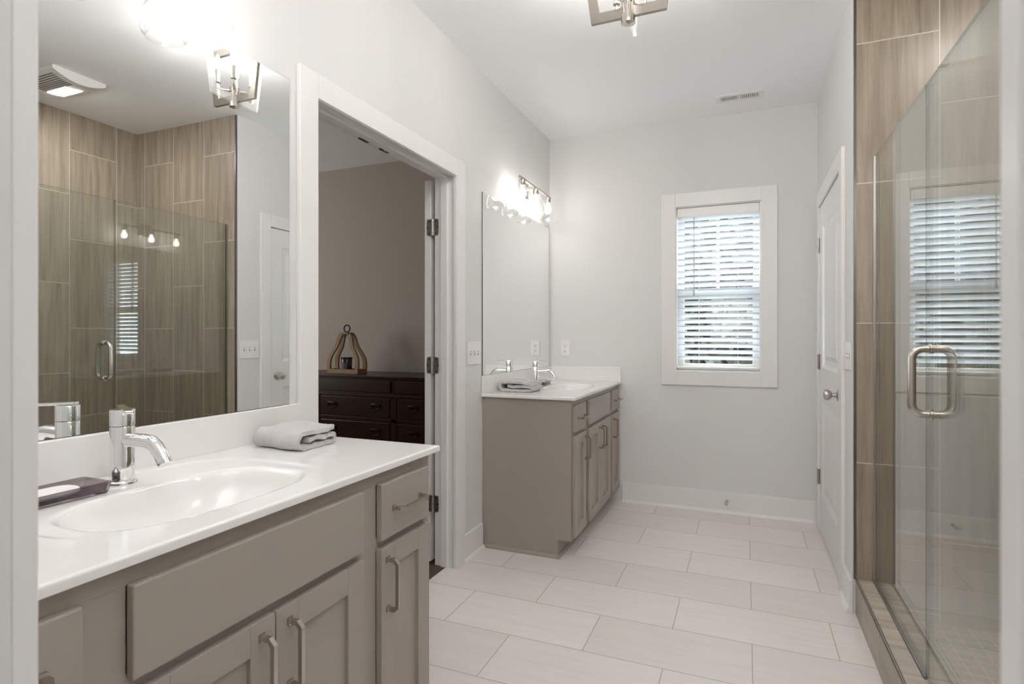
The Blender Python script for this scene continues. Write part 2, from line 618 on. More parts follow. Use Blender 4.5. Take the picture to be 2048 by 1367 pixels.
def baseboard(name, parts, label):
    """parts = list of (axis, fixed coordinate, side, a0, a1)"""
    b = bmesh.new()
    s = bmesh.new()
    for axis, f, sd, a0, a1 in parts:
        p0, p1 = sorted((f, f + sd * BBT))
        q = [(f + sd * BBT, 0), (f + sd * (BBT + 0.014), 0), (f + sd * (BBT + 0.012), 0.008), (f + sd * (BBT + 0.006), 0.016),
             (f + sd * BBT, 0.019)]
        if axis == 0:
            box(b, a0, a1, p0, p1, 0, BBH, 0.002)
            prism(s, q, 0, a0, a1)
        else:
            box(b, p0, p1, a0, a1, 0, BBH, 0.002)
            prism(s, [(u, v) for u, v in q], 1, a0, a1)
    o = struct(name, b, TRIM, label=label)
    obj('shoe_moulding', s, TRIM, o, 40)
    return o


baseboard('baseboard_far', [(0, D, -1, 0.57, W)], 'white baseboard along the far wall')
baseboard('baseboard_left', [(1, 0, 1, 2.702, 2.935)], 'short white baseboard between doorway and far vanity')
baseboard('baseboard_right', [(1, W, -1, YE + 0.006, RY0 - 0.092), (1, W, -1, RY1 + 0.09, D - 0.03)], 'short white baseboard between panel door and shower')

# ------------------------------------------------------------------ left doorway: jamb, stops, casing
CW = 0.088
bm = bmesh.new()
prof_in = 0.0
box(bm, 0, 0.018, DY0 - CW, DY0, 0, DZ + CW, 0.0025)
box(bm, 0, 0.018, DY1, DY1 + CW, 0, DZ + CW, 0.0025)
box(bm, 0, 0.018, DY0, DY1, DZ, DZ + CW, 0.0025)
o = struct('trim_1', bm, TRIM, label='flat white casing around the bedroom doorway')
bm = bmesh.new()
# jamb lining
box(bm, -WT - 0.002, 0.012, DY0 - 0.005, DY0 + 0.0, 0, DZ + 0.005)
box(bm, -WT - 0.002, 0.0, DY1 + 0.004, DY1 + 0.006, 0, DZ + 0.005)
box(bm, -WT - 0.002, 0.0, DY0, DY1, DZ + 0.004, DZ + 0.006)
# door stops
box(bm, -0.078, -0.040, DY1 - 0.012, DY1 + 0.006, 0, DZ + 0.004, 0.002)
box(bm, -0.078, -0.040, DY0, DY0 + 0.012, 0, DZ + 0.004, 0.002)
box(bm, -0.078, -0.040, DY0, DY1, DZ - 0.010, DZ + 0.004, 0.002)
# bead just inside the casing
box(bm, -0.006, 0.012, DY1 - 0.004, DY1 + 0.006, 0, DZ + 0.004, 0.002)
box(bm, -0.006, 0.012, DY0, DY1, DZ - 0.003, DZ + 0.006, 0.002)
jamb = struct('trim_2', bm, TRIM, label='white jamb lining and stops inside the bedroom doorway')
for yc in (1.992, 2.138):
    st = bmesh.new()
    box(st, -0.113, -0.080, yc - 0.03, yc + 0.03, DZ + 0.0005, DZ + 0.0042, 0.0008)
    s_ = obj('strike_plate', st, BRONZE, jamb, label='dark ball-catch plate under the door head')
    obj('catch_hole', B(-0.103, -0.090, yc - 0.011, yc + 0.008, DZ - 0.0002, DZ + 0.0006), SATIN if yc > 2.1 else DARKHOLE, s_)
struct('floor_threshold', B(-WT - 0.01, -0.05, DY0, DY1, -0.03, 0.001), BEDFLOOR)


def hinge(parent, c, axis_dir, sgn=1, h=0.089, wl=0.030):
    """flat open butt hinge facing -y with its pin through c (x, y, z centre)"""
    x, y, z = c

    def leaf(x0, x1, round_left):
        r = 0.011
        pts = []
        if round_left:
            pts = [(x1, z - h / 2), (x1, z + h / 2)]
            for k in range(6):
                a = PI / 2 + k / 5 * PI / 2
                pts.append((x0 + r + r * math.cos(a), z + h / 2 - r + r * math.sin(a)))
            for k in range(6):
                a = PI + k / 5 * PI / 2
                pts.append((x0 + r + r * math.cos(a), z - h / 2 + r + r * math.sin(a)))
        else:
            pts = [(x0, z + h / 2), (x0, z - h / 2)]
            for k in range(6):
                a = -PI / 2 + k / 5 * PI / 2
                pts.append((x1 - r + r * math.cos(a), z - h / 2 + r + r * math.sin(a)))
            for k in range(6):
                a = k / 5 * PI / 2
                pts.append((x1 - r + r * math.cos(a), z + h / 2 - r + r * math.sin(a)))
        b = bmesh.new()
        prism(b, pts, 1, y - 0.0022, y + 0.0005)
        return b
    b = leaf(x - 0.006 - wl, x - 0.006, True)
    tmp = leaf(x + 0.006, x + 0.006 + wl, False)
    me = bpy.data.meshes.new('tmp')
    tmp.to_mesh(me)
    tmp.free()
    b.from_mesh(me)
    bpy.data.meshes.remove(me)
    ho = obj('hinge', b, SATIN, parent)
    k = bmesh.new()
    for i in range(5):
        z0 = z - h / 2 + i * h / 5
        cyl(k, (x, y - 0.004, z0 + 0.0007), (x, y - 0.004, z0 + h / 5 - 0.0007), 0.006, 14)
    obj('knuckle', k, SATIN, ho, 40)
    s = bmesh.new()
    for sx in (-1, 1):
        for dz, dx in ((-0.032, 0.014), (0, 0.026), (0.032, 0.014)):
            cyl(s, (x + sx * (0.006 + dx), y - 0.003, z + dz), (x + sx * (0.006 + dx), y - 0.0021, z + dz), 0.0035, 10)
    obj('screws', s, BRONZE, ho, 40)
    return ho


# bedroom leaf swung fully open against the bedroom wall, its hinge edge facing the camera
d2 = struct('door_2', B(-0.184, -0.148, DY1 + 0.004, DY1 + 0.515, 0.012, DZ - 0.004, 0.0015), TRIM,
            label='open white bedroom door leaf seen edge-on behind the doorway')
for z in (0.326, 1.065, 1.803):
    hinge(d2, (-0.133, DY1 + 0.0035, z), None)

# bedroom shell
bm = bmesh.new()
box(bm, -4.6, -WT, D - 0.014, D + 0.14, -0.08, ZC)
box(bm, -4.7, -4.6, 0.0, D + 0.14, -0.08, ZC)
box(bm, -4.6, -WT, -0.1, 0.0, -0.08, ZC)
struct('wall_bedroom', bm, BEDWALL, label='greige bedroom wall behind the dresser')
struct('wall_bedroom_inner', bm_ := (lambda b: (box(b, -WT - 0.006, -WT, 0, DY0 - 0.09, 0, ZC), box(b, -WT - 0.006, -WT, DY1 + 0.09, D, 0, ZC), box(b, -WT - 0.006, -WT, DY0 - 0.09, DY1 + 0.09, DZ + 0.09, ZC), b)[-1])(bmesh.new()), BEDWALL)
struct('ceiling_bedroom', B(-4.6, -WT, 0, D, ZC, ZC + 0.08), CEIL)
struct('floor_light_stop', B(W + 0.02, W + 0.13, RY0 - 0.05, RY1 + 0.05, -0.08, 0.0), FTILE)  # added unseen strip, closes the light gap under the panel door
struct('wall_light_stop', B(W + 0.11, W + 0.13, RY0 - 0.05, RY1 + 0.05, 0, RZ + 0.05), WALL)  # added unseen panel, keeps outside light from leaking past the door
struct('floor_bedroom', B(-4.6, -WT, 0, D, -0.08, 0.0), BEDFLOOR)

# ------------------------------------------------------------------ right-hand panel door
bm = bmesh.new()
box(bm, W - 0.018, W, RY0 - 0.09, RY0, 0, RZ + 0.09, 0.0025)
box(bm, W - 0.018, W, RY1, RY1 + 0.09, 0, RZ + 0.09, 0.0025)
box(bm, W - 0.018, W, RY0, RY1, RZ, RZ + 0.09, 0.0025)
struct('trim_3', bm, TRIM, label='flat white casing around the closed panel door')
bm = bmesh.new()
ya, yb, xa = RY0 + 0.004, RY1 - 0.004, W - 0.006
z0, z1 = 0.01, RZ - 0.005
st = 0.115
box(bm, xa, xa + 0.035, ya, ya + st, z0, z1)
box(bm, xa, xa + 0.035, yb - st, yb, z0, z1)
for q0, q1 in ((z0, 0.25), (0.84, 1.03), (z1 - 0.13, z1)):
    box(bm, xa, xa + 0.035, ya + st, yb - st, q0, q1)
door1 = struct('door_1', bm, TRIM, label='closed white panel door on the right wall')
for q0, q1 in ((0.25, 0.84), (1.03, z1 - 0.13)):
    p = bmesh.new()
    u0, u1 = ya + st, yb - st
    # sloped moulding and raised field
    rings = [(0, 0.0), (0.022, 0.010), (0.05, 0.010), (0.075, 0.003)]
    prev = None
    for ins, dep in rings:
        ring = [p.verts.new((xa + dep, y, z)) for y, z in ((u0 + ins, q0 + ins), (u1 - ins, q0 + ins), (u1 - ins, q1 - ins), (u0 + ins, q1 - ins))]
        if prev:
            for i in range(4):
                p.faces.new((prev[i], prev[(i + 1) % 4], ring[(i + 1) % 4], ring[i]))
        prev = ring
    p.faces.new(prev)
    obj('door_panel', p, TRIM, door1)
kb = bmesh.new()
kc = (xa, RY0 + 0.07, 0.926)
lathe(kb, [(0.0325, 0.0), (0.0325, -0.004), (0.028, -0.008), (0.012, -0.012), (0.011, -0.030), (0.020, -0.036), (0.0265, -0.046),
           (0.028, -0.054), (0.025, -0.063), (0.014, -0.068), (0.003, -0.0685)], kc, 28, 'x')
obj('door_knob', kb, SATIN, door1, 45, label='satin nickel round door knob')
for z in (0.346, 1.062, 1.788):
    hb = bmesh.new()
    box(hb, xa - 0.0025, xa, yb - 0.020, yb + 0.018, z - 0.045, z + 0.045)
    h_ = obj('hinge', hb, SATIN, door1)
    hk = bmesh.new()
    for i in range(5):
        q = z - 0.047 + i * 0.0188
        cyl(hk, (xa - 0.009, yb + 0.002, q + 0.0006), (xa - 0.009, yb + 0.002, q + 0.0182), 0.0075, 14)
    obj('knuckle', hk, SATIN, h_, 40)

# ------------------------------------------------------------------ window
bm = bmesh.new()
frame_bm(bm, 1, D - 0.018, D, 0.853, 1.610, 0.876, 2.238, 0.097, 0.097, 0.002)
struct('trim_7', bm, TRIM, label='flat white casing around the window')
bm = bmesh.new()
frame_bm(bm, 1, D - 0.002, D + 0.13, WX0 - 0.002, WX1 + 0.002, WZ0 - 0.002, WZ1 + 0.002, 0.010, 0.010)
win = struct('window_1', bm, TRIM, label='white single-hung window on the far wall')
bm = bmesh.new()
frame_bm(bm, 1, D + 0.098, D + 0.128, WX0 + 0.008, WX1 - 0.008, 1.525, WZ1 - 0.008, 0.042, 0.04, 0.002)
box(bm, 1.220, 1.242, D + 0.104, D + 0.124, 1.56, WZ1 - 0.04)
obj('upper_sash', bm, PLASTIC, win)
bm = bmesh.new()
frame_bm(bm, 1, D + 0.070, D + 0.098, WX0 + 0.008, WX1 - 0.008, WZ0 + 0.008, 1.560, 0.045, 0.042, 0.002)
obj('lower_sash', bm, PLASTIC, win)
obj('window_pane', B(WX0 + 0.045, WX1 - 0.045, D + 0.112, D + 0.116, 1.55, WZ1 - 0.04), WINGLASS, win)
obj('window_pane', B(WX0 + 0.048, WX1 - 0.048, D + 0.082, D + 0.086, WZ0 + 0.04, 1.53), WINGLASS, win)

# blind inside the window recess
bl = thing('window_blind', 'white horizontal slat blind hanging in the far window', 'blind', (1.231, D + 0.035, WZ1 - 0.012))
bx0, bx1, byc = WX0 + 0.012, WX1 - 0.012, D + 0.035
obj('valance', B(bx0, bx1, D - 0.002, D + 0.012, WZ1 - 0.075, WZ1 - 0.012, 0.002), PLASTIC, bl)
obj('headrail', B(bx0, bx1, D + 0.014, D + 0.060, WZ1 - 0.055, WZ1 - 0.012), PLASTIC, bl)
sl = bmesh.new()
ns, pitch = 24, 0.0432
th = math.radians(31)
for i in range(ns):
    zc = WZ1 - 0.080 - i * pitch
    if zc < WZ0 + 0.035:
        break
    for y_s, in ((0,),):
        prof = []
        for k in range(5):
            q = -0.025 + 0.05 * k / 4
            crown = 0.0022 * (1 - (q / 0.025) ** 2)
            prof.append((q, crown))
        top = [(byc + q * math.cos(th) + cr * math.sin(th), zc - q * math.sin(th) + cr * math.cos(th)) for q, cr in prof]
        bot = [(y - 0.0026 * math.sin(th), z - 0.0026 * math.cos(th)) for y, z in top]
        prism(sl, top + bot[::-1], 0, bx0, bx1)
obj('slats', sl, BLINDM, bl, 40)
obj('bottom_rail', B(bx0, bx1, byc - 0.024, byc + 0.024, WZ0 + 0.014, WZ0 + 0.030, 0.003), PLASTIC, bl)
cd = bmesh.new()
for x in (1.108, 1.365):
    for y in (byc - 0.026, byc + 0.026):
        cyl(cd, (x, y, WZ0 + 0.02), (x, y, WZ1 - 0.05), 0.0008, 6)
obj('ladder_cords', cd, PLASTIC, bl)
wd = bmesh.new()
cyl(wd, (1.076, D + 0.003, 1.515), (1.076, D + 0.004, WZ1 - 0.078), 0.0042, 10)
cyl(wd, (1.076, D + 0.003, 1.507), (1.076, D + 0.003, 1.545), 0.0055, 10)
obj('tilt_wand', wd, glassmat('wand_plastic', (0.7, 0.7, 0.7, 1), 1.0, 0.3), bl, 40)

# ------------------------------------------------------------------ shower glass
gp = thing('shower_glass_panel', 'fixed clear glass panel joined to the tiled end wall of the shower', 'glass panel', (GX, 2.48, CURBZ))


def glass_box(y0, y1, z0, z1, par, name):
    b = bmesh.new()
    box(b, GX - 0.005, GX + 0.005, y0, y1, z0, z1)
    b.faces.ensure_lookup_table()
    for f in b.faces:
        n = f.normal
        f.material_index = 0
    b.normal_update()
    for f in b.faces:
        if abs(f.normal.x) < 0.5:
            f.material_index = 1
    return obj(name, b, [GLASS, GLASSEDGE], par)


glass_box(2.103, YE - 0.002, CURBZ + 0.004, 2.0, gp, 'glass_pane')
ch = bmesh.new()
box(ch, GX - 0.009, GX - 0.0056, 2.103, YE, CURBZ, CURBZ + 0.010)
box(ch, GX + 0.0056, GX + 0.009, 2.103, YE, CURBZ, CURBZ + 0.010)
box(ch, GX - 0.009, GX + 0.009, 2.103, YE, CURBZ, CURBZ + 0.004)
box(ch, GX - 0.009, GX - 0.0056, YE - 0.010, YE - 0.0005, CURBZ + 0.01, 2.0)
box(ch, GX + 0.0056, GX + 0.009, YE - 0.010, YE - 0.0005, CURBZ + 0.01, 2.0)
obj('sealing_channel', ch, SATIN, gp)
sd = thing('shower_door', 'frameless clear glass shower door with a looped metal pull handle', 'shower door', (GX, 1.72, CURBZ))
glass_box(1.325, 2.097, CURBZ + 0.012, 2.0, sd, 'glass_pane')
hd = bmesh.new()
hy, hz0, hz1, off, rr = 2.045, 0.984, 1.182, 0.055, 0.03
loop = []
for cx_, cz_, a0 in ((GX + off - rr, hz1 - rr, 0), (GX - off + rr, hz1 - rr, PI / 2), (GX - off + rr, hz0 + rr, PI), (GX + off - rr, hz0 + rr, 1.5 * PI)):
    for k in range(8):
        a = a0 + k / 7 * PI / 2
        loop.append((cx_ + rr * math.cos(a), hy, cz_ + rr * math.sin(a)))
tube(hd, loop, 0.0115, 18, closed=True)
ho = obj('pull_handle', hd, NICKEL, sd, 60, label='brushed metal loop pull handle')
for z in (hz0, hz1):
    c_ = bmesh.new()
    lathe(c_, [(0.0125, -0.012), (0.0155, -0.010), (0.0155, -0.006), (0.0125, -0.005), (0.0125, 0.005), (0.0155, 0.006), (0.0155, 0.010), (0.0125, 0.012)],
          (GX, hy, z), 20, 'x')
    obj('collar', c_, NICKEL, ho, 45)
for z in (0.45, 1.75):
    c_ = bmesh.new()
    box(c_, GX - 0.012, GX + 0.012, 1.315, 1.385, z - 0.045, z + 0.045, 0.003)
    obj('door_hinge', c_, NICKEL, sd)
gp2 = tag(obj('shower_glass_panel', B(GX - 0.005, GX + 0.005, 1.10, 1.32, CURBZ, 2.0), GLASS, at=(GX, 1.21, CURBZ)),
          'narrow fixed glass panel on the hinge side of the shower door', 'glass panel')

# ------------------------------------------------------------------ vanities
XF = 0.535         # face frame
XD = 0.553         # door faces
CT, CTH = 0.889, 0.017


def shaker_door(name, y0, y1, z0, z1, parent, rail=0.060):
    b = bmesh.new()
    frame_bm(b, 0, XF + 0.0005, XD, y0, y1, z0, z1, rail, rail, 0.0012)
    d = obj(name, b, CAB, parent)
    p = bmesh.new()
    box(p, XF + 0.002, XD - 0.010, y0 + rail - 0.003, y1 - rail + 0.003, z0 + rail - 0.003, z1 - rail + 0.003)
    obj('recessed_panel', p, CAB, d)
    return d


def slab_front(name, y0, y1, z0, z1, parent):
    return obj(name, B(XF + 0.0005, XD, y0, y1, z0, z1, 0.003), CAB, parent)


def pull(parent, y, z, vertical):
    h, o_, r_ = 0.064, 0.032, 0.0068
    ch_ = 0.010
    pts2 = [(-h, 0), (-h, o_ - ch_), (-h + ch_, o_), (h - ch_, o_), (h, o_ - ch_), (h, 0)]
    pts = [(XD + o, (y if vertical else y + a), (z + a if vertical else z)) for a, o in pts2]
    b = bmesh.new()
    tube(b, pts, r_, 4, rot=PI / 4)
    hnd = obj('pull_handle', b, NICKEL, parent, label='brushed nickel squared bar pull')
    for a in (-h, h):
        f = bmesh.new()
        c = (XD, (y if vertical else y + a), (z + a if vertical else z))
        box(f, c[0] - 0.0005, c[0] + 0.007, c[1] - 0.0075, c[1] + 0.0075, c[2] - 0.0075, c[2] + 0.0075, 0.001)
        obj('foot', f, NICKEL, hnd)
    return hnd


def vanity(c, half, label, group):
    y0, y1 = c - half, c + half
    t = thing('vanity_cabinet', label, 'vanity cabinet', (0.27, c, 0.0), group)
    TK = 0.100
    b = bmesh.new()
    # sides with toe notch, back, bottom, deck and face frame
    side = [(0.0015, 0), (XF - 0.075, 0), (XF - 0.075, TK), (XF - 0.019, TK), (XF - 0.019, CT - CTH), (0.0015, CT - CTH)]
    prism(b, side, 1, y0, y0 + 0.016)
    prism(b, side, 1, y1 - 0.016, y1)
    box(b, 0.0015, 0.010, y0 + 0.016, y1 - 0.016, 0, CT - CTH)
    box(b, 0.010, XF - 0.019, y0 + 0.016, y1 - 0.016, TK, TK + 0.016)
    obj('carcass', b, CAB, t)
    f = bmesh.new()
    zt = CT - CTH - 0.0005
    frame_bm(f, 0, XF - 0.019, XF, y0 - 0.0008, y1 + 0.0008, TK, zt, 0.034, 0.036, 0.0008)
    for yy in (c - 0.316, c + 0.316):
        box(f, XF - 0.019, XF - 0.0004, yy - 0.035, yy + 0.035, TK + 0.036, zt - 0.036)
    for a0, a1 in ((y0 + 0.034, c - 0.351), (c - 0.281, c + 0.281), (c + 0.351, y1 - 0.034)):
        box(f, XF - 0.019, XF - 0.0004, a0, a1, 0.664, 0.700)
    obj('face_frame', f, CAB, t)
    obj('toe_kick', B(XF - 0.085, XF - 0.0755, y0 + 0.001, y1 - 0.001, 0.0005, TK + 0.01), CAB, t)
    q = bmesh.new()
    pr = [(0, 0), (0.014, 0), (0.0125, 0.008), (0.007, 0.016), (0, 0.019)]
    prism(q, [(XF - 0.0755 + a, z) for a, z in pr], 1, y0 - 0.014, y1)
    prism(q, [(y0 - a, z) for a, z in pr], 0, 0.0015, XF - 0.062)
    obj('shoe_moulding', q, CAB, t, 40)
    for s in (-1, 1):
        e0, e1 = sorted((c + s * 0.351, c + s * 0.586))
        d = slab_front('drawer', e0, e1, 0.692, 0.838, t)
        pull(d, (e0 + e1) / 2, 0.766, False)
        d = shaker_door('door', e0, e1, 0.113, 0.672, t, 0.058)
        pull(d, c + s * 0.377, 0.575, True)
        g0, g1 = sorted((c + s * 0.0015, c + s * 0.281))
        d = shaker_door('door', g0, g1, 0.113, 0.672, t, 0.060)
        pull(d, c + s * 0.036, 0.575, True)
    slab_front('false_drawer_front', c - 0.281, c + 0.281, 0.692, 0.838, t)
    return t


def countertop(c, y0, y1, xf, label, group, side_splash=None, sinkc=None):
    sc = sinkc if sinkc is not None else c
    t = thing('vanity_countertop', label, 'countertop', (0.28, c, CT), group)
    r = 0.005
    xs = [0.002 + i * (xf - r - 0.002) / 84 for i in range(85)] + [xf - r + r * math.sin(k / 4 * PI / 2) for k in range(1, 5)]
    e = [r - r * math.cos(k / 4 * PI / 2) for k in range(4)]
    e = [r * (1 - math.cos(k / 4 * PI / 2)) for k in range(4)]
    ys = [y0 + v for v in [r * (1 - math.sin((4 - k) / 4 * PI / 2)) for k in range(4)]]
    n = 190
    ys += [y0 + r + i * (y1 - y0 - 2 * r) / n for i in range(n + 1)]
    ys += [y1 - r + r * math.sin(k / 4 * PI / 2) for k in range(1, 5)]

    def ss(a):
        a = max(0.0, min(1.0, a))
        return a * a * (3 - 2 * a)

    def z(x, y):
        zz = CT
        d = min(xf - x, y - y0, y1 - y)
        if d < r:
            zz -= r - math.sqrt(max(0, r * r - (r - d) ** 2))
        # shallow dished deck round the bowl and tap
        so = (abs((x - 0.275) / 0.232) ** 3.2 + abs((y - sc) / 0.295) ** 3.2) ** (1 / 3.2)
        zz -= 0.0032 * ss((1.0 - so) / 0.05) * ss((0.47 - x) / 0.16)
        # bowl
        ay = 0.245
        si = (abs((x - 0.335) / 0.150) ** 3.0 + abs((y - sc) / ay) ** 3.0) ** (1 / 3.0)
        if si < 1:
            tt = min(1, (1 - si) / 0.62)
            zz -= 0.118 * (1 - (1 - tt) ** 2.1) * ss((1 - si) / 0.13)
        return zz
    b = bmesh.new()
    gv = [[b.verts.new((x, y, z(x, y))) for y in ys] for x in xs]
    for i in range(len(xs) - 1):
        for j in range(len(ys) - 1):
            b.faces.new((gv[i][j], gv[i + 1][j], gv[i + 1][j + 1], gv[i][j + 1]))
    # skirt and underside rim
    loop = [gv[i][0] for i in range(len(xs))] + [gv[-1][j] for j in range(1, len(ys))] + [gv[i][-1] for i in range(len(xs) - 2, -1, -1)]
    low = [b.verts.new((v.co.x, v.co.y, CT - CTH)) for v in loop]
    for i in range(len(loop) - 1):
        b.faces.new((loop[i], low[i], low[i + 1], loop[i + 1]))
    inn = [b.verts.new((min(v.co.x, XF - 0.03), max(y0 + 0.04, min(y1 - 0.04, v.co.y)), CT - CTH)) for v in low]
    for i in range(len(low) - 1):
        try:
            b.faces.new((low[i], inn[i], inn[i + 1], low[i + 1]))
        except ValueError:
            pass
    obj('slab', b, COUNTER, t, 60, label='white moulded top with sunken oval basin')
    sp = bmesh.new()
    box(sp, 0.0005, 0.018, y0 + 0.002, y1 - 0.001, CT - 0.001, 0.992, 0.003)
    obj('backsplash', sp, COUNTER, t)
    if side_splash:
        box_ = B(0.018, xf - 0.002, y1 - 0.018, y1 - 0.0005, CT - 0.001, 0.992, 0.003)
        obj('side_splash', box_, COUNTER, t)
    dr = bmesh.new()
    lathe(dr, [(0.022, 0.0), (0.022, 0.002), (0.018, 0.004), (0.002, 0.005)], (0.335, sc, CT - 0.1215), 24, 'z')
    obj('drain', dr, CHROME, t, 40)
    return t


CN, CF = 0.8505, 3.561
vanity(CN, 0.6095, 'taupe shaker vanity cabinet in the left foreground before the bedroom doorway', 'vanity cabinets')
vanity(CF, 0.6085, 'taupe shaker vanity cabinet by the far wall beyond the doorway', 'vanity cabinets')
countertop(CN, YN + 0.003, DY0 - CW - 0.0005 + 0.004, 0.557, 'white countertop with basin on the foreground vanity', 'vanity countertops', sinkc=0.845)
countertop(CF, 2.934, D - 0.0005, 0.562, 'white countertop with basin and side splash against the far wall', 'vanity countertops', True, sinkc=3.575)


def tap(x, y, label, turn=0.0):
    t = thing('basin_faucet', label, 'faucet', (x, y, CT - 0.0032), 'basin faucets')
    z0 = CT - 0.0036
    b = bmesh.new()
    lathe(b, [(0.030, 0), (0.030, 0.005), (0.0285, 0.007), (0.0245, 0.008), (0.0245, 0.128), (0.0235, 0.130)], (x, y, z0), 36, 'z')
    obj('body', b, CHROME, t, 40)
    s = bmesh.new()
    pts = [(x + 0.010, y, z0 + 0.098), (x + 0.040, y, z0 + 0.100), (x + 0.075, y, z0 + 0.101), (x + 0.098, y, z0 + 0.099), (x + 0.114, y, z0 + 0.091),
           (x + 0.128, y, z0 + 0.076), (x + 0.139, y, z0 + 0.060)]
    tube(s, pts, [0.0155, 0.0155, 0.0155, 0.0155, 0.0152, 0.015, 0.0148], 22)
    so = obj('spout', s, CHROME, t, 50)
    a = bmesh.new()
    tube(a, [(x + 0.1375, y, z0 + 0.062), (x + 0.1425, y, z0 + 0.0545)], [0.0155, 0.0145], 22)
    obj('aerator', a, CHROME, so, 40)
    h = bmesh.new()
    lathe(h, [(0.0235, 0.131), (0.0248, 0.132), (0.0248, 0.166), (0.0235, 0.168), (0.002, 0.1685)], (x, y, z0), 36, 'z')
    hh = obj('handle', h, CHROME, t, 40)
    l = bmesh.new()
    box(l, x - 0.022, x + 0.085, y - 0.0085, y + 0.0085, z0 + 0.1685, z0 + 0.1755, 0.002)
    bmesh.ops.rotate(l, verts=l.verts, cent=Vector((x, y, z0 + 0.17)), matrix=Matrix.Rotation(turn, 3, 'Z') @ Matrix.Rotation(0.04, 3, 'Y'))
    obj('lever', l, CHROME, hh)
    d = bmesh.new()
    cyl(d, (x + 0.0247, y, z0 + 0.148), (x + 0.0252, y, z0 + 0.148), 0.004, 12)
    obj('temperature_dot', d, SHADOWGREY, hh)
    r = bmesh.new()
    cyl(r, (x - 0.034, y - 0.001, z0 - 0.001), (x - 0.034, y - 0.001, z0 + 0.045), 0.0025, 10)
    lathe(r, [(0.005, 0.043), (0.006, 0.048), (0.005, 0.053), (0.001, 0.054)], (x - 0.034, y - 0.001, z0), 14, 'z')
    obj('lift_rod', r, CHROME, t, 40)
    return t


tap(0.106, 0.840, 'chrome single-lever faucet on the foreground vanity countertop', -0.42)
tap(0.103, 3.572, 'chrome single-lever faucet on the far vanity countertop')

# ------------------------------------------------------------------ soap dishes


def soap_dish(cx, cy, lx, ly, label, slabel):
    t = thing('soap_dish', label, 'soap dish', (cx, cy, CT), 'soap dishes')
    b = bmesh.new()
    z0, h, fl = CT - 0.003, 0.024, 0.005
    def ring(ins, z, rc=0.008):
        pts = []
        hx, hy = lx / 2 - ins, ly / 2 - ins
        for sx, sy, a0 in ((1, 1, 0), (-1, 1, PI / 2), (-1, -1, PI), (1, -1, 1.5 * PI)):
            for k in range(5):
                a = a0 + k / 4 * PI / 2
                pts.append(b.verts.new((cx + sx * (hx - rc) + rc * math.cos(a), cy + sy * (hy - rc) + rc * math.sin(a), z)))
        return pts
    rs = [ring(fl + 0.004, z0), ring(fl, z0 + 0.002), ring(0.0, z0 + h), ring(0.003, z0 + h + 0.0005), ring(fl + 0.002, z0 + 0.006), ring(fl + 0.008, z0 + 0.005)]
    for i in range(len(rs) - 1):
        for j in range(20):
            b.faces.new((rs[i][j], rs[i][(j + 1) % 20], rs[i + 1][(j + 1) % 20], rs[i + 1][j]))
    b.faces.new(rs[0][::-1])
    b.faces.new(rs[-1])
    obj('dish', b, SMOKE, t, 40)
    s = bmesh.new()
    bmesh.ops.create_uvsphere(s, u_segments=28, v_segments=14, radius=1.0)
    for v in s.verts:
        x, y, z = v.co
        f = lambda q: math.copysign(abs(q) ** 0.75, q)
        v.co = Vector((cx + f(x) * lx * 0.29, cy - 0.012 + f(y) * ly * 0.32, z0 + 0.0155 + f(z) * 0.0095))
    tag(obj('soap_bar', s, SOAPM, None, 80, at=(cx, cy - 0.012, z0 + 0.006)), slabel, 'soap', 'soap bars')
    return t


soap_dish(0.117, 0.700, 0.100, 0.166, 'smoky glass soap dish beside the foreground faucet', 'white soap bar in the dish beside the foreground faucet')
soap_dish(0.102, 3.70, 0.092, 0.158, 'small smoky glass soap dish behind the far faucet', 'white soap bar in the dish behind the far faucet')

# ------------------------------------------------------------------ folded towels


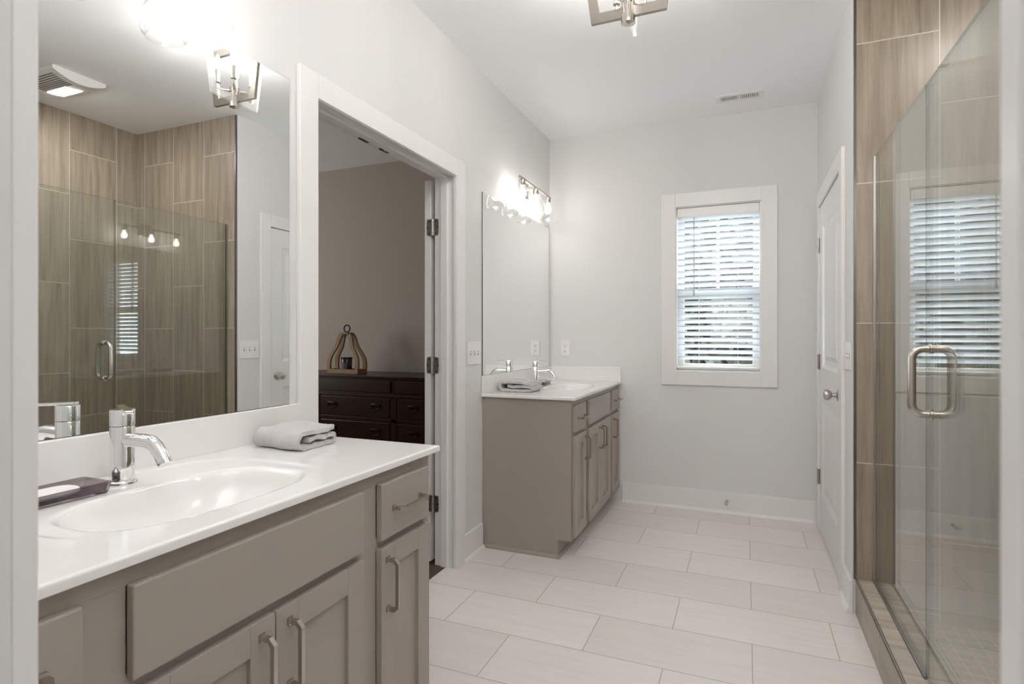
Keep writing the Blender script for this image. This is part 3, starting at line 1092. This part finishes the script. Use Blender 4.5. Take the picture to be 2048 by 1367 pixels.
def towel(fn, label, L=0.165, depth=0.19, T=0.0165, seed=1):
    """spiral-folded washcloth; fn maps (along, across, up) to the room"""
    rnd = random.Random(seed)
    R = T * 1.0
    path = []
    # outer end at top right, across the top to the left, round the left fold, along the bottom, up the right fold, back to the left
    top, mid, bot = 0.0445, 0.0255, 0.0068
    N = 16
    for k in range(N + 1):
        a = L - 0.004 - (L - 0.028) * k / N
        path.append((a, top + 0.0025 * math.sin(a * 38 + seed) - 0.004 * (a / L) ** 3))
    cz, rad = (top + bot) / 2, (top - bot) / 2
    for k in range(1, 11):
        a = PI / 2 + k / 11 * PI
        path.append((0.024 + rad * math.cos(a) * 1.15, cz + rad * math.sin(a)))
    for k in range(N + 1):
        path.append((0.026 + (L - 0.046) * k / N, bot + 0.0006 * math.sin(k)))
    cz2, rad2 = (mid + bot) / 2, (mid - bot) / 2
    for k in range(1, 8):
        a = -PI / 2 + k / 8 * PI
        path.append((L - 0.018 + rad2 * math.cos(a) * 1.3, cz2 + rad2 * math.sin(a)))
    for k in range(N + 1):
        path.append((L - 0.020 - (L - 0.062) * k / N, mid + 0.001 * math.sin(k * 0.9)))
    b = bmesh.new()
    M = 26
    nrm = []
    for i in range(len(path)):
        p, q = path[max(0, i - 1)], path[min(len(path) - 1, i + 1)]
        dx, dz = q[0] - p[0], q[1] - p[1]
        l = math.hypot(dx, dz)
        nrm.append((-dz / l, dx / l))
    rows = []
    for j in range(M + 1):
        c = depth * j / M
        ring = []
        edge = 1 - 0.35 * (abs(2 * j / M - 1) ** 8)
        for sgn in (1, -1):
            rng = range(len(path)) if sgn == 1 else range(len(path) - 1, -1, -1)
            for i in rng:
                tt = T / 2 * edge * sgn
                w_ = 0.0009 * rnd.uniform(-1, 1)
                wob = 0.0018 * math.sin(i * 0.5 + j * 0.35 + seed) * (1 if path[i][1] > 0.02 else 0.15)
                a = path[i][0] + nrm[i][0] * (tt + w_) + 0.003 * math.sin(j * 0.4 + path[i][1] * 90)
                u = max(0.0006, path[i][1] + nrm[i][1] * (tt + w_) + wob)
                cc = c + (0.003 * math.sin(i * 0.8 + seed) if j in (0, M) else 0)
                ring.append(b.verts.new(fn(a, cc, u)))
        rows.append(ring)
    n = len(rows[0])
    for j in range(M):
        for i in range(n):
            b.faces.new((rows[j][i], rows[j][(i + 1) % n], rows[j + 1][(i + 1) % n], rows[j + 1][i]))
    P = len(path)
    for ring in (rows[0], rows[-1]):
        for i in range(P - 1):
            b.faces.new((ring[i], ring[i + 1], ring[2 * P - 2 - i], ring[2 * P - 1 - i]))
    base = fn(L / 2, depth / 2, 0)
    return tag(obj('washcloth', b, TOWEL, None, 70, at=tuple(base)), label, 'towel', 'folded washcloths')


ca, sa = math.cos(0.10), math.sin(0.10)
towel(lambda a, c, u: Vector((0.243 - c * ca * 1.0 - 0.02 * a, 1.238 + a * 1.0 + c * sa, CT + u * 1.12)), 'folded grey washcloth beside the foreground basin', 0.165, 0.185, seed=2)
towel(lambda a, c, u: Vector((0.048 + a * 1.18, 3.085 + c + a * 0.06, CT + u * 1.25)), 'folded grey washcloth on the far vanity countertop', 0.175, 0.19, seed=5)

# ------------------------------------------------------------------ mirrors


def mirror(y0, y1, z0, z1, label):
    t = thing('wall_mirror', label, 'mirror', (0.0, (y0 + y1) / 2, z0), 'vanity mirrors')
    obj('mirror_backing', B(0.0008, 0.0050, y0, y1, z0, z1), MIREDGE, t)
    obj('mirror_glass', B(0.0050, 0.0058, y0 + 0.0012, y1 - 0.0012, z0 + 0.001, z1 - 0.0012), MIRROR, t)
    return t


mirror(0.262, 1.451, 0.9925, 2.077, 'large frameless mirror above the foreground vanity')
mirror(2.946, 4.136, 0.9925, 2.058, 'frameless mirror above the far vanity')

# ------------------------------------------------------------------ vanity lights


def vanity_light(yc, label):
    zb, xb = 2.226, 0.100
    t = thing('vanity_light', label, 'wall light', (0.0, yc, zb), 'vanity wall lights')
    b = bmesh.new()
    box(b, 0.0008, 0.022, yc - 0.062, yc + 0.062, zb - 0.066, zb + 0.056, 0.004)
    obj('wall_plate', b, POLNICKEL, t)
    a = bmesh.new()
    box(a, 0.022, xb - 0.005, yc - 0.011, yc + 0.011, zb - 0.009, zb + 0.009, 0.001)
    obj('arm', a, POLNICKEL, t)
    q = bmesh.new()
    box(q, xb - 0.006, xb + 0.006, yc - 0.305, yc + 0.305, zb - 0.007, zb + 0.007, 0.001)
    obj('bar', q, NICKEL, t)
    for k in (-1, 0, 1):
        y = yc + k * 0.25
        s = bmesh.new()
        lathe(s, [(0.006, -0.007), (0.019, -0.009), (0.0195, -0.042), (0.017, -0.046)], (xb, y, zb), 24, 'z')
        so = obj('socket', s, NICKEL, t, 40)
        g = bmesh.new()
        prof = [(0.0205, -0.026), (0.0215, -0.040), (0.027, -0.056), (0.040, -0.075), (0.052, -0.095), (0.0595, -0.118), (0.0625, -0.140), (0.0615, -0.155),
                (0.057, -0.166), (0.048, -0.175)]
        lathe(g, prof, (xb, y, zb), 40, 'z', False, False)
        lathe(g, [(max(0.002, r - 0.0022), z + (0.0012 if i == 9 else 0)) for i, (r, z) in enumerate(prof)], (xb, y, zb), 40, 'z', False, False)
        tube(g, [(xb + 0.0475 * math.cos(i / 40 * 2 * PI), y + 0.0475 * math.sin(i / 40 * 2 * PI), zb - 0.175) for i in range(40)], 0.0017, 8, True)
        obj('glass_shade', g, SHADE, t, 60, label='clear glass jar shade')
        u = bmesh.new()
        lathe(u, [(0.008, -0.046), (0.010, -0.056), (0.018, -0.072), (0.0235, -0.090), (0.0235, -0.102), (0.018, -0.115), (0.008, -0.122), (0.001, -0.123)],
              (xb, y, zb), 24, 'z')
        obj('bulb', u, BULBM, t, 60, label='glowing bulb')
    return t


vanity_light(0.832, 'nickel bar light with clear glass jar shades over the foreground mirror')
vanity_light(3.588, 'nickel bar light with three clear glass jar shades over the far mirror')

# ------------------------------------------------------------------ semi-flush ceiling fixture
hx, hy_, hz = 1.008, 2.11, 2.395
t = thing('ceiling_light_fixture', 'semi-flush ceiling light of crossed nickel and clear frames with candle bulbs', 'ceiling light', (hx, hy_, ZC))


def trap_frame(axis, zb, zt, hb, ht, wd, thk):
    o = [(-hb, zb), (hb, zb), (ht, zt), (-ht, zt)]
    k = (ht - hb) / (zt - zb)
    i = [(-(hb + k * wd - wd), zb + wd), (hb + k * wd - wd, zb + wd), (ht - k * wd - wd, zt - wd), (-(ht - k * wd - wd), zt - wd)]
    b = bmesh.new()
    c0 = hx if axis == 0 else hy_

    def V(p, s):
        return Vector((hx + p[0], hy_ + s, p[1])) if axis == 0 else Vector((hx + s, hy_ + p[0], p[1]))
    q = [[b.verts.new(V(p, s)) for p in ring] for s in (-thk / 2, thk / 2) for ring in (o, i)]
    oa, ia, ob, ib = q
    for j in range(4):
        n = (j + 1) % 4
        b.faces.new((oa[j], oa[n], ia[n], ia[j]))
        b.faces.new((ob[j], ob[n], ib[n], ib[j]))
        b.faces.new((oa[j], oa[n], ob[n], ob[j]))
        b.faces.new((ia[j], ia[n], ib[n], ib[j]))
    return b


obj('metal_frame', trap_frame(0, 2.412, 2.70, 0.140, 0.178, 0.036, 0.016), LAMPNICKEL, t, label='brushed nickel trapezoid frame')
obj('clear_frame', trap_frame(1, 2.412, 2.70, 0.140, 0.178, 0.034, 0.014), ACRYLIC, t, label='clear trapezoid frame')
b = bmesh.new()
lathe(b, [(0.010, -0.022), (0.026, -0.018), (0.027, -0.012), (0.027, 0.010), (0.021, 0.012), (0.021, 0.055), (0.026, 0.058), (0.026, 0.075), (0.018, 0.078)],
      (hx, hy_, hz + 0.012), 28, 'z')
obj('hub', b, POLNICKEL, t, 40)
b = bmesh.new()
cyl(b, (hx, hy_, hz + 0.085), (hx, hy_, ZC - 0.015), 0.006, 14)
obj('stem', b, NICKEL, t, 40)
b = bmesh.new()
lathe(b, [(0.062, 0.0), (0.062, -0.012), (0.050, -0.022), (0.010, -0.026)], (hx, hy_, ZC - 0.0005), 36, 'z')
obj('canopy', b, NICKEL, t, 40)
for k in range(4):
    a = PI / 4 + k * PI / 2
    ex, ey = hx + 0.078 * math.cos(a), hy_ + 0.078 * math.sin(a)
    dz = hz + 0.075
    b = bmesh.new()
    tube(b, [(hx + 0.018 * math.cos(a), hy_ + 0.018 * math.sin(a), dz), (hx + 0.066 * math.cos(a), hy_ + 0.066 * math.sin(a), dz), (ex, ey, dz + 0.008), (ex, ey, dz + 0.035)], 0.005, 10)
    lathe(b, [(0.005, 0.030), (0.014, 0.032), (0.014, 0.036), (0.012, 0.038)], (ex, ey, dz), 18, 'z')
    arm = obj('arm', b, NICKEL, t, 40)
    b = bmesh.new()
    cyl(b, (ex, ey, dz + 0.038), (ex, ey, dz + 0.098), 0.011, 18)
    obj('candle_sleeve', b, POLNICKEL, arm, 40)
    b = bmesh.new()
    lathe(b, [(0.008, 0.098), (0.015, 0.112), (0.0175, 0.128), (0.014, 0.146), (0.006, 0.166), (0.001, 0.174)], (ex, ey, dz), 18, 'z')
    obj('candle_bulb', b, CANDLEM, arm, 60, label='glowing candle bulb')

# ------------------------------------------------------------------ shower exhaust fan with light
fx0, fx1, fy0, fy1 = 2.20, 2.545, 1.93, 2.215
t = thing('exhaust_fan', 'white curved ceiling exhaust fan with square light above the shower', 'exhaust fan', ((fx0 + fx1) / 2, (fy0 + fy1) / 2, ZC))


def sag(y):
    q = (y - (fy0 + fy1) / 2) / ((fy1 - fy0) / 2)
    return 0.020 + 0.038 * (1 - q * q)


def curved(x0, x1, y0, y1, top, extra=0.0, n=16, tz=None):
    low = [(y0 + (y1 - y0) * k / n, ZC - sag(y0 + (y1 - y0) * k / n) - extra) for k in range(n + 1)]
    b_ = bmesh.new()
    up_ = [(y1, tz if tz else ZC), (y0, tz if tz else ZC)]
    if tz is None:
        prism(b_, low + up_, 0, x0, x1)
    else:
        prism(b_, low + [(y, z + tz) for y, z in low[::-1]], 0, x0, x1)
    return b_


obj('housing', curved(fx0, fx1, fy0, fy1, ZC), PLASTIC, t, 30)
b = bmesh.new()
for k in range(9):
    y = 1.952 + k * 0.0125
    me_ = curved(2.245, 2.500, y, y + 0.0045, ZC, 0.0012, 1, 0.003)
    m_ = bpy.data.meshes.new('tmp')
    me_.to_mesh(m_)
    me_.free()
    b.from_mesh(m_)
    bpy.data.meshes.remove(m_)
obj('grille_slots', b, SHADOWGREY, t, label='dark air slots')
obj('light_lens', curved(2.315, 2.490, 2.058, 2.150, ZC, 0.003, 8, 0.004), LENSM, t, 30, label='glowing light lens')

# ------------------------------------------------------------------ ceiling air vent
t = thing('air_vent', 'white ceiling air register with two banks of slots above the window', 'air vent', (1.377, 3.875, ZC))
vx0, vx1, vy0, vy1 = 1.234, 1.520, 3.815, 3.938
b = bmesh.new()
z0, z1 = ZC - 0.006, ZC - 0.0005
box(b, vx0, vx1, vy0, vy0 + 0.030, z0, z1, 0.001)
box(b, vx0, vx1, vy1 - 0.030, vy1, z0, z1, 0.001)
box(b, vx0, vx0 + 0.028, vy0 + 0.03, vy1 - 0.03, z0, z1)
box(b, vx1 - 0.028, vx1, vy0 + 0.03, vy1 - 0.03, z0, z1)
box(b, 1.370, 1.384, vy0 + 0.03, vy1 - 0.03, z0, z1)
obj('frame', b, PLASTIC, t)
obj('duct_opening', B(vx0 + 0.02, vx1 - 0.02, vy0 + 0.025, vy1 - 0.025, ZC - 0.0012, ZC - 0.0004), SHADOWGREY, t)
b = bmesh.new()
for s, xa_, xb_ in ((1, vx0 + 0.028, 1.370), (-1, 1.384, vx1 - 0.028)):
    n = 9
    for k in range(n):
        xc = xa_ + (k + 0.5) * (xb_ - xa_) / n
        prism(b, [(xc - 0.0035 * s - 0.001, z0), (xc - 0.0035 * s + 0.001, z0), (xc + 0.003 * s + 0.001, z1 - 0.0008), (xc + 0.003 * s - 0.001, z1 - 0.0008)], 1, vy0 + 0.03, vy1 - 0.03)
obj('louvers', b, PLASTIC, t)

# ------------------------------------------------------------------ switches and outlet


def plate(name, label, cat, wall, u0, u1, z0, z1, kind, n=1):
    """wall: ('x', coordinate, sign) or ('y', coordinate, sign)"""
    ax, f, s = wall
    um = (u0 + u1) / 2
    loc = (f, um, (z0 + z1) / 2) if ax == 'x' else (um, f, (z0 + z1) / 2)
    t_ = thing(name, label, cat, loc)

    def bx(a0, a1, d0, d1, c0, c1, bev=0.0):
        e0, e1 = sorted((f + s * d0, f + s * d1))
        return B(e0, e1, a0, a1, c0, c1, bev) if ax == 'x' else B(a0, a1, e0, e1, c0, c1, bev)
    obj('cover_plate', bx(u0, u1, 0.0006, 0.0055, z0, z1, 0.002), PLASTIC, t_)
    zc = (z0 + z1) / 2
    if kind == 'toggle':
        for k in range(n):
            uc = um + (k - (n - 1) / 2) * 0.046
            obj('toggle_slot', bx(uc - 0.005, uc + 0.005, 0.0052, 0.0058, zc - 0.012, zc + 0.012), SHADOWGREY, t_)
            tb = bx(uc - 0.0042, uc + 0.0042, 0.005, 0.016, zc - 0.004, zc + 0.008, 0.001)
            obj('toggle', tb, PLASTIC, t_)
    else:
        for dz in (-0.020, 0.020):
            sock = obj('socket', bx(um - 0.017, um + 0.017, 0.0052, 0.0072, zc + dz - 0.0145, zc + dz + 0.0145, 0.001), PLASTIC, t_)
            hb_ = bx(um - 0.008, um - 0.0055, 0.0070, 0.0075, zc + dz - 0.002, zc + dz + 0.008)
            for extra in (bx(um + 0.0055, um + 0.008, 0.0070, 0.0075, zc + dz - 0.001, zc + dz + 0.007), bx(um - 0.003, um + 0.003, 0.0070, 0.0075, zc + dz - 0.010, zc + dz - 0.005)):
                mm = bpy.data.meshes.new('tmp')
                extra.to_mesh(mm)
                extra.free()
                hb_.from_mesh(mm)
                bpy.data.meshes.remove(mm)
            obj('socket_holes', hb_, DARKHOLE, sock)
    return t_


plate('light_switch', 'white triple toggle switch plate between bedroom doorway and far mirror', 'light switch', ('x', 0.0, 1), 2.757, 2.922, 1.062, 1.190, 'toggle', 3)
plate('power_outlet', 'white double outlet on the far wall above the far countertop', 'outlet', ('y', D, -1), 0.093, 0.166, 1.070, 1.188, 'outlet')
plate('light_switch', 'white triple toggle switch plate on the right wall between door and shower', 'light switch', ('x', W, -1), 2.885, 3.050, 1.066, 1.194, 'toggle', 3)

# door stop on far baseboard
t = thing('door_stop', 'small metal door stop on the far baseboard below the window', 'door stop', (1.294, D - BBT, 0.085))
b = bmesh.new()
lathe(b, [(0.010, 0), (0.010, -0.003), (0.0045, -0.006), (0.0045, -0.062)], (1.294, D - BBT - 0.0005, 0.085), 16, 'y')
obj('rod', b, SATIN, t, 40)
b = bmesh.new()
lathe(b, [(0.006, -0.060), (0.0105, -0.062), (0.0115, -0.068), (0.0105, -0.076), (0.004, -0.078)], (1.294, D - BBT, 0.085), 16, 'y')
obj('tip', b, SATIN, t, 40)

# ------------------------------------------------------------------ bedroom dresser
DX0, DX1, DF, DB, DT = -2.24, -0.69, 3.632, 4.140, 0.912
t = thing('dresser', 'dark mahogany dresser with rows of drawers seen through the doorway', 'dresser', ((DX0 + DX1) / 2, 3.88, 0))
b = bmesh.new()
box(b, DX0 + 0.02, DX1 - 0.02, DF + 0.022, DB, 0.10, DT - 0.026)
for x in (DX0 + 0.02, DX1 - 0.09):
    for y in (DF + 0.022, DB - 0.07):
        box(b, x, x + 0.07, y, y + 0.07, 0.0005, 0.10)
obj('carcass', b, MAHOG, t)
b = bmesh.new()
box(b, DX0, DX1, DF - 0.006, DB, DT - 0.016, DT, 0.004)
box(b, DX0 + 0.008, DX1 - 0.008, DF + 0.004, DB, DT - 0.027, DT - 0.016, 0.003)
obj('dresser_top', b, MAHOG, t)
b = bmesh.new()
box(b, DX0 + 0.012, DX1 - 0.012, DF + 0.002, DF + 0.03, 0.748, 0.766, 0.004)
box(b, DX0 + 0.014, DX1 - 0.014, DF + 0.008, DF + 0.03, 0.766, 0.776, 0.002)
for zz in (0.556, 0.356):
    box(b, DX0 + 0.02, DX1 - 0.02, DF + 0.012, DF + 0.03, zz, zz + 0.026, 0.002)
box(b, DX0 + 0.012, DX1 - 0.012, DF + 0.004, DF + 0.03, 0.10, 0.16, 0.004)
for x in (-1.86, -1.115):
    box(b, x, x + 0.055, DF + 0.012, DF + 0.03, 0.16, 0.748, 0.002)
for x in (-1.842, -1.103):
    box(b, x, x + 0.012, DF + 0.014, DF + 0.03, 0.776, 0.885, 0.001)
obj('rails', b, MAHOG, t)


def bail(par, x, z, y):
    bb = bmesh.new()
    box(bb, x - 0.046, x + 0.046, y - 0.002, y, z - 0.004, z + 0.022, 0.0008)
    for s in (-1, 1):
        cyl(bb, (x + s * 0.036, y - 0.012, z + 0.008), (x + s * 0.036, y, z + 0.008), 0.005, 10)
    pts = [(x - 0.036, y - 0.012, z + 0.008)]
    for k in range(9):
        a = PI + k / 8 * PI
        pts.append((x + 0.034 * math.cos(a), y - 0.014, z - 0.006 + 0.018 * math.sin(a)))
    pts.append((x + 0.036, y - 0.012, z + 0.008))
    tube(bb, pts, 0.0032, 8)
    obj('drawer_pull', bb, BRONZE, par, 40)


for x0, x1 in ((DX0 + 0.03, -1.845), (-1.827, -1.106), (-1.088, DX1 - 0.03)):
    bd = bmesh.new()
    box(bd, x0 + 0.006, x1 - 0.006, DF + 0.006, DF + 0.030, 0.782, 0.877, 0.006)
    obj('drawer', bd, MAHOG, t)
for (z0, z1) in ((0.588, 0.742), (0.388, 0.550), (0.168, 0.350)):
    for x0, x1, hs in ((DX0 + 0.03, -1.862, (-2.04,)), (-1.803, -1.117, (-1.675, -1.248)), (-1.058, DX1 - 0.03, (-0.910,))):
        bd = bmesh.new()
        box(bd, x0 + 0.004, x1 - 0.004, DF + 0.010, DF + 0.030, z0, z1, 0.005)
        dd = obj('drawer', bd, MAHOG, t)
        for hx_ in hs:
            bail(dd, hx_, (z0 + z1) / 2 + 0.008, DF + 0.010)
        if len(hs) == 2:
            kk = bmesh.new()
            lathe(kk, [(0.010, 0), (0.010, -0.002), (0.003, -0.0025)], (-1.462, DF + 0.0105, (z0 + z1) / 2 + 0.04), 14, 'y')
            obj('keyhole_plate', kk, BRONZE, dd, 40)

# wooden lantern on the dresser
lx0, lx1, ly0, ly1, lz = -1.846, -1.531, 3.78, 3.905, DT
lc = ((lx0 + lx1) / 2, (ly0 + ly1) / 2, lz)
t = thing('wooden_lantern', 'curved wooden lantern with black top ring standing on the dresser', 'lantern', lc)
b = bmesh.new()
box(b, lx0, lx1, ly0, ly0 + 0.016, lz + 0.0005, lz + 0.036, 0.001)
box(b, lx0, lx1, ly1 - 0.016, ly1, lz + 0.0005, lz + 0.036, 0.001)
box(b, lx0, lx0 + 0.016, ly0 + 0.016, ly1 - 0.016, lz + 0.0005, lz + 0.036)
box(b, lx1 - 0.016, lx1, ly0 + 0.016, ly1 - 0.016, lz + 0.0005, lz + 0.036)
box(b, lx0 + 0.016, lx1 - 0.016, ly0 + 0.016, ly1 - 0.016, lz + 0.0005, lz + 0.012)
obj('base_tray', b, OAK, t)
for sy in (0, 1):
    for sx in (-1, 1):
        cl = []
        half = (lx1 - lx0) / 2
        prof = [(0.0, half - 0.014), (0.06, half - 0.012), (0.10, half - 0.020), (0.145, half - 0.045), (0.185, half - 0.073), (0.225, half - 0.088), (0.265, half - 0.098),
                (0.295, half - 0.112), (0.312, half - 0.132)]
        wl = 0.017
        left = [(lc[0] + sx * (o_ + wl), lz + 0.030 + h_) for h_, o_ in prof]
        right = [(lc[0] + sx * (o_ - wl), lz + 0.030 + h_ - (0.01 if h_ > 0.25 else 0)) for h_, o_ in prof]
        ya_ = ly0 + 0.001 if sy == 0 else ly1 - 0.019
        bb = bmesh.new()
        n = len(prof)
        lean = [(1 if sy == 0 else -1) * 0.034 * max(0.0, (h_ - 0.05) / 0.262) for h_, o_ in prof]
        va = [[bb.verts.new((p[0], yy + lean[i_], p[1])) for i_, p in enumerate(side_)] for side_ in (left, right) for yy in (ya_, ya_ + 0.018)]
        la, lb, ra, rb = va
        for i in range(n - 1):
            bb.faces.new((la[i], la[i + 1], ra[i + 1], ra[i]))
            bb.faces.new((lb[i], lb[i + 1], rb[i + 1], rb[i]))
            bb.faces.new((la[i], la[i + 1], lb[i + 1], lb[i]))
            bb.faces.new((ra[i], ra[i + 1], rb[i + 1], rb[i]))
        bb.faces.new((la[0], ra[0], rb[0], lb[0]))
        bb.faces.new((la[-1], ra[-1], rb[-1], lb[-1]))
        obj('curved_post', bb, OAK, t, 50)
obj('top_block', B(lc[0] - 0.040, lc[0] + 0.040, lc[1] - 0.036, lc[1] + 0.036, lz + 0.326, lz + 0.341, 0.002), OAK, t)
b = bmesh.new()
tube(b, [(lc[0] + 0.030 * math.cos(k / 32 * 2 * PI), lc[1], lz + 0.374 + 0.030 * math.sin(k / 32 * 2 * PI)) for k in range(32)], 0.0055, 10, True)
cyl(b, (lc[0], lc[1], lz + 0.336), (lc[0], lc[1], lz + 0.346), 0.008, 12)
obj('top_ring', b, BLACKIRON, t, 60, label='black iron ring')
cjx, cjy, cjz = lc[0] - 0.005, lc[1] + 0.002, lz + 0.0125
t = thing('candle_jar', 'dark glass candle jar with lid inside the wooden lantern', 'candle', (cjx, cjy, cjz))
b = bmesh.new()
lathe(b, [(0.040, 0), (0.043, 0.004), (0.0465, 0.105), (0.045, 0.108)], (cjx, cjy, cjz), 32, 'z')
obj('jar', b, JARM, t, 40)
b = bmesh.new()
lathe(b, [(0.049, 0.108), (0.050, 0.110), (0.050, 0.120), (0.048, 0.122)], (cjx, cjy, cjz), 32, 'z')
obj('lid', b, JARM, t, 40)
b = bmesh.new()
pl = []
for k in range(9):
    a = -PI / 2 - 0.55 + k / 8 * 1.25
    pl.append([b.verts.new((cjx + (0.0472) * math.cos(a), cjy + 0.0472 * math.sin(a), cjz + z)) for z in (0.022, 0.078)])
for k in range(8):
    b.faces.new((pl[k][0], pl[k + 1][0], pl[k + 1][1], pl[k][1]))
obj('paper_label', b, LABELM, t, 60)

# ------------------------------------------------------------------ outside the window
struct('floor_outside', B(-8, 10, D + 0.2, 20, -0.6, -0.5), GRASS)


def tree(x, y, r, h, label, n=1500, crown=None):
    t_ = thing('leafy_tree', label, 'tree', (x, y, -0.5), 'trees outside the window')
    b_ = bmesh.new()
    rnd = random.Random(int(x * 100 + y * 7))
    tube(b_, [(x, y, -0.5), (x + 0.05, y, h * 0.4), (x, y + 0.1, h * 0.8)], [0.12, 0.09, 0.03], 10)
    obj('trunk', b_, BARK, t_, 60)
    b_ = bmesh.new()
    for k in range(n):
        while True:
            p = Vector((rnd.uniform(-1, 1), rnd.uniform(-1, 1), rnd.uniform(-1, 1)))
            if 0.15 < p.length < 1:
                break
        c_ = Vector((x + p.x * r, y + p.y * r * 0.8, (h - 0.3) / 2 + p.z * (h + 0.5) / 2))
        s_ = rnd.uniform(0.09, 0.20)
        d1 = Vector((rnd.uniform(-1, 1), rnd.uniform(-1, 1), rnd.uniform(-1, 1))).normalized()
        d2_ = d1.orthogonal().normalized()
        vs = [b_.verts.new(c_ + d1 * s_), b_.verts.new(c_ + d2_ * s_ * 0.5), b_.verts.new(c_ - d1 * s_), b_.verts.new(c_ - d2_ * s_ * 0.5)]
        b_.faces.new(vs)
    obj('foliage', b_, LEAF, t_)


tree(-1.55, 8.4, 1.15, 3.6, 'leafy green tree outside, left of the window in the glass reflection', 5200)
tree(0.95, 7.8, 1.15, 3.4, 'leafy green tree seen through the gaps of the blind', 5200)
tree(3.45, 8.4, 1.15, 3.9, 'leafy green tree outside to the right of the window', 3500)
tree(-0.7, 11.6, 1.35, 4.6, 'taller leafy tree farther back, left of the middle tree', 4500)
tree(2.2, 11.6, 1.35, 4.8, 'taller leafy tree farther back, right of the middle tree', 4500)
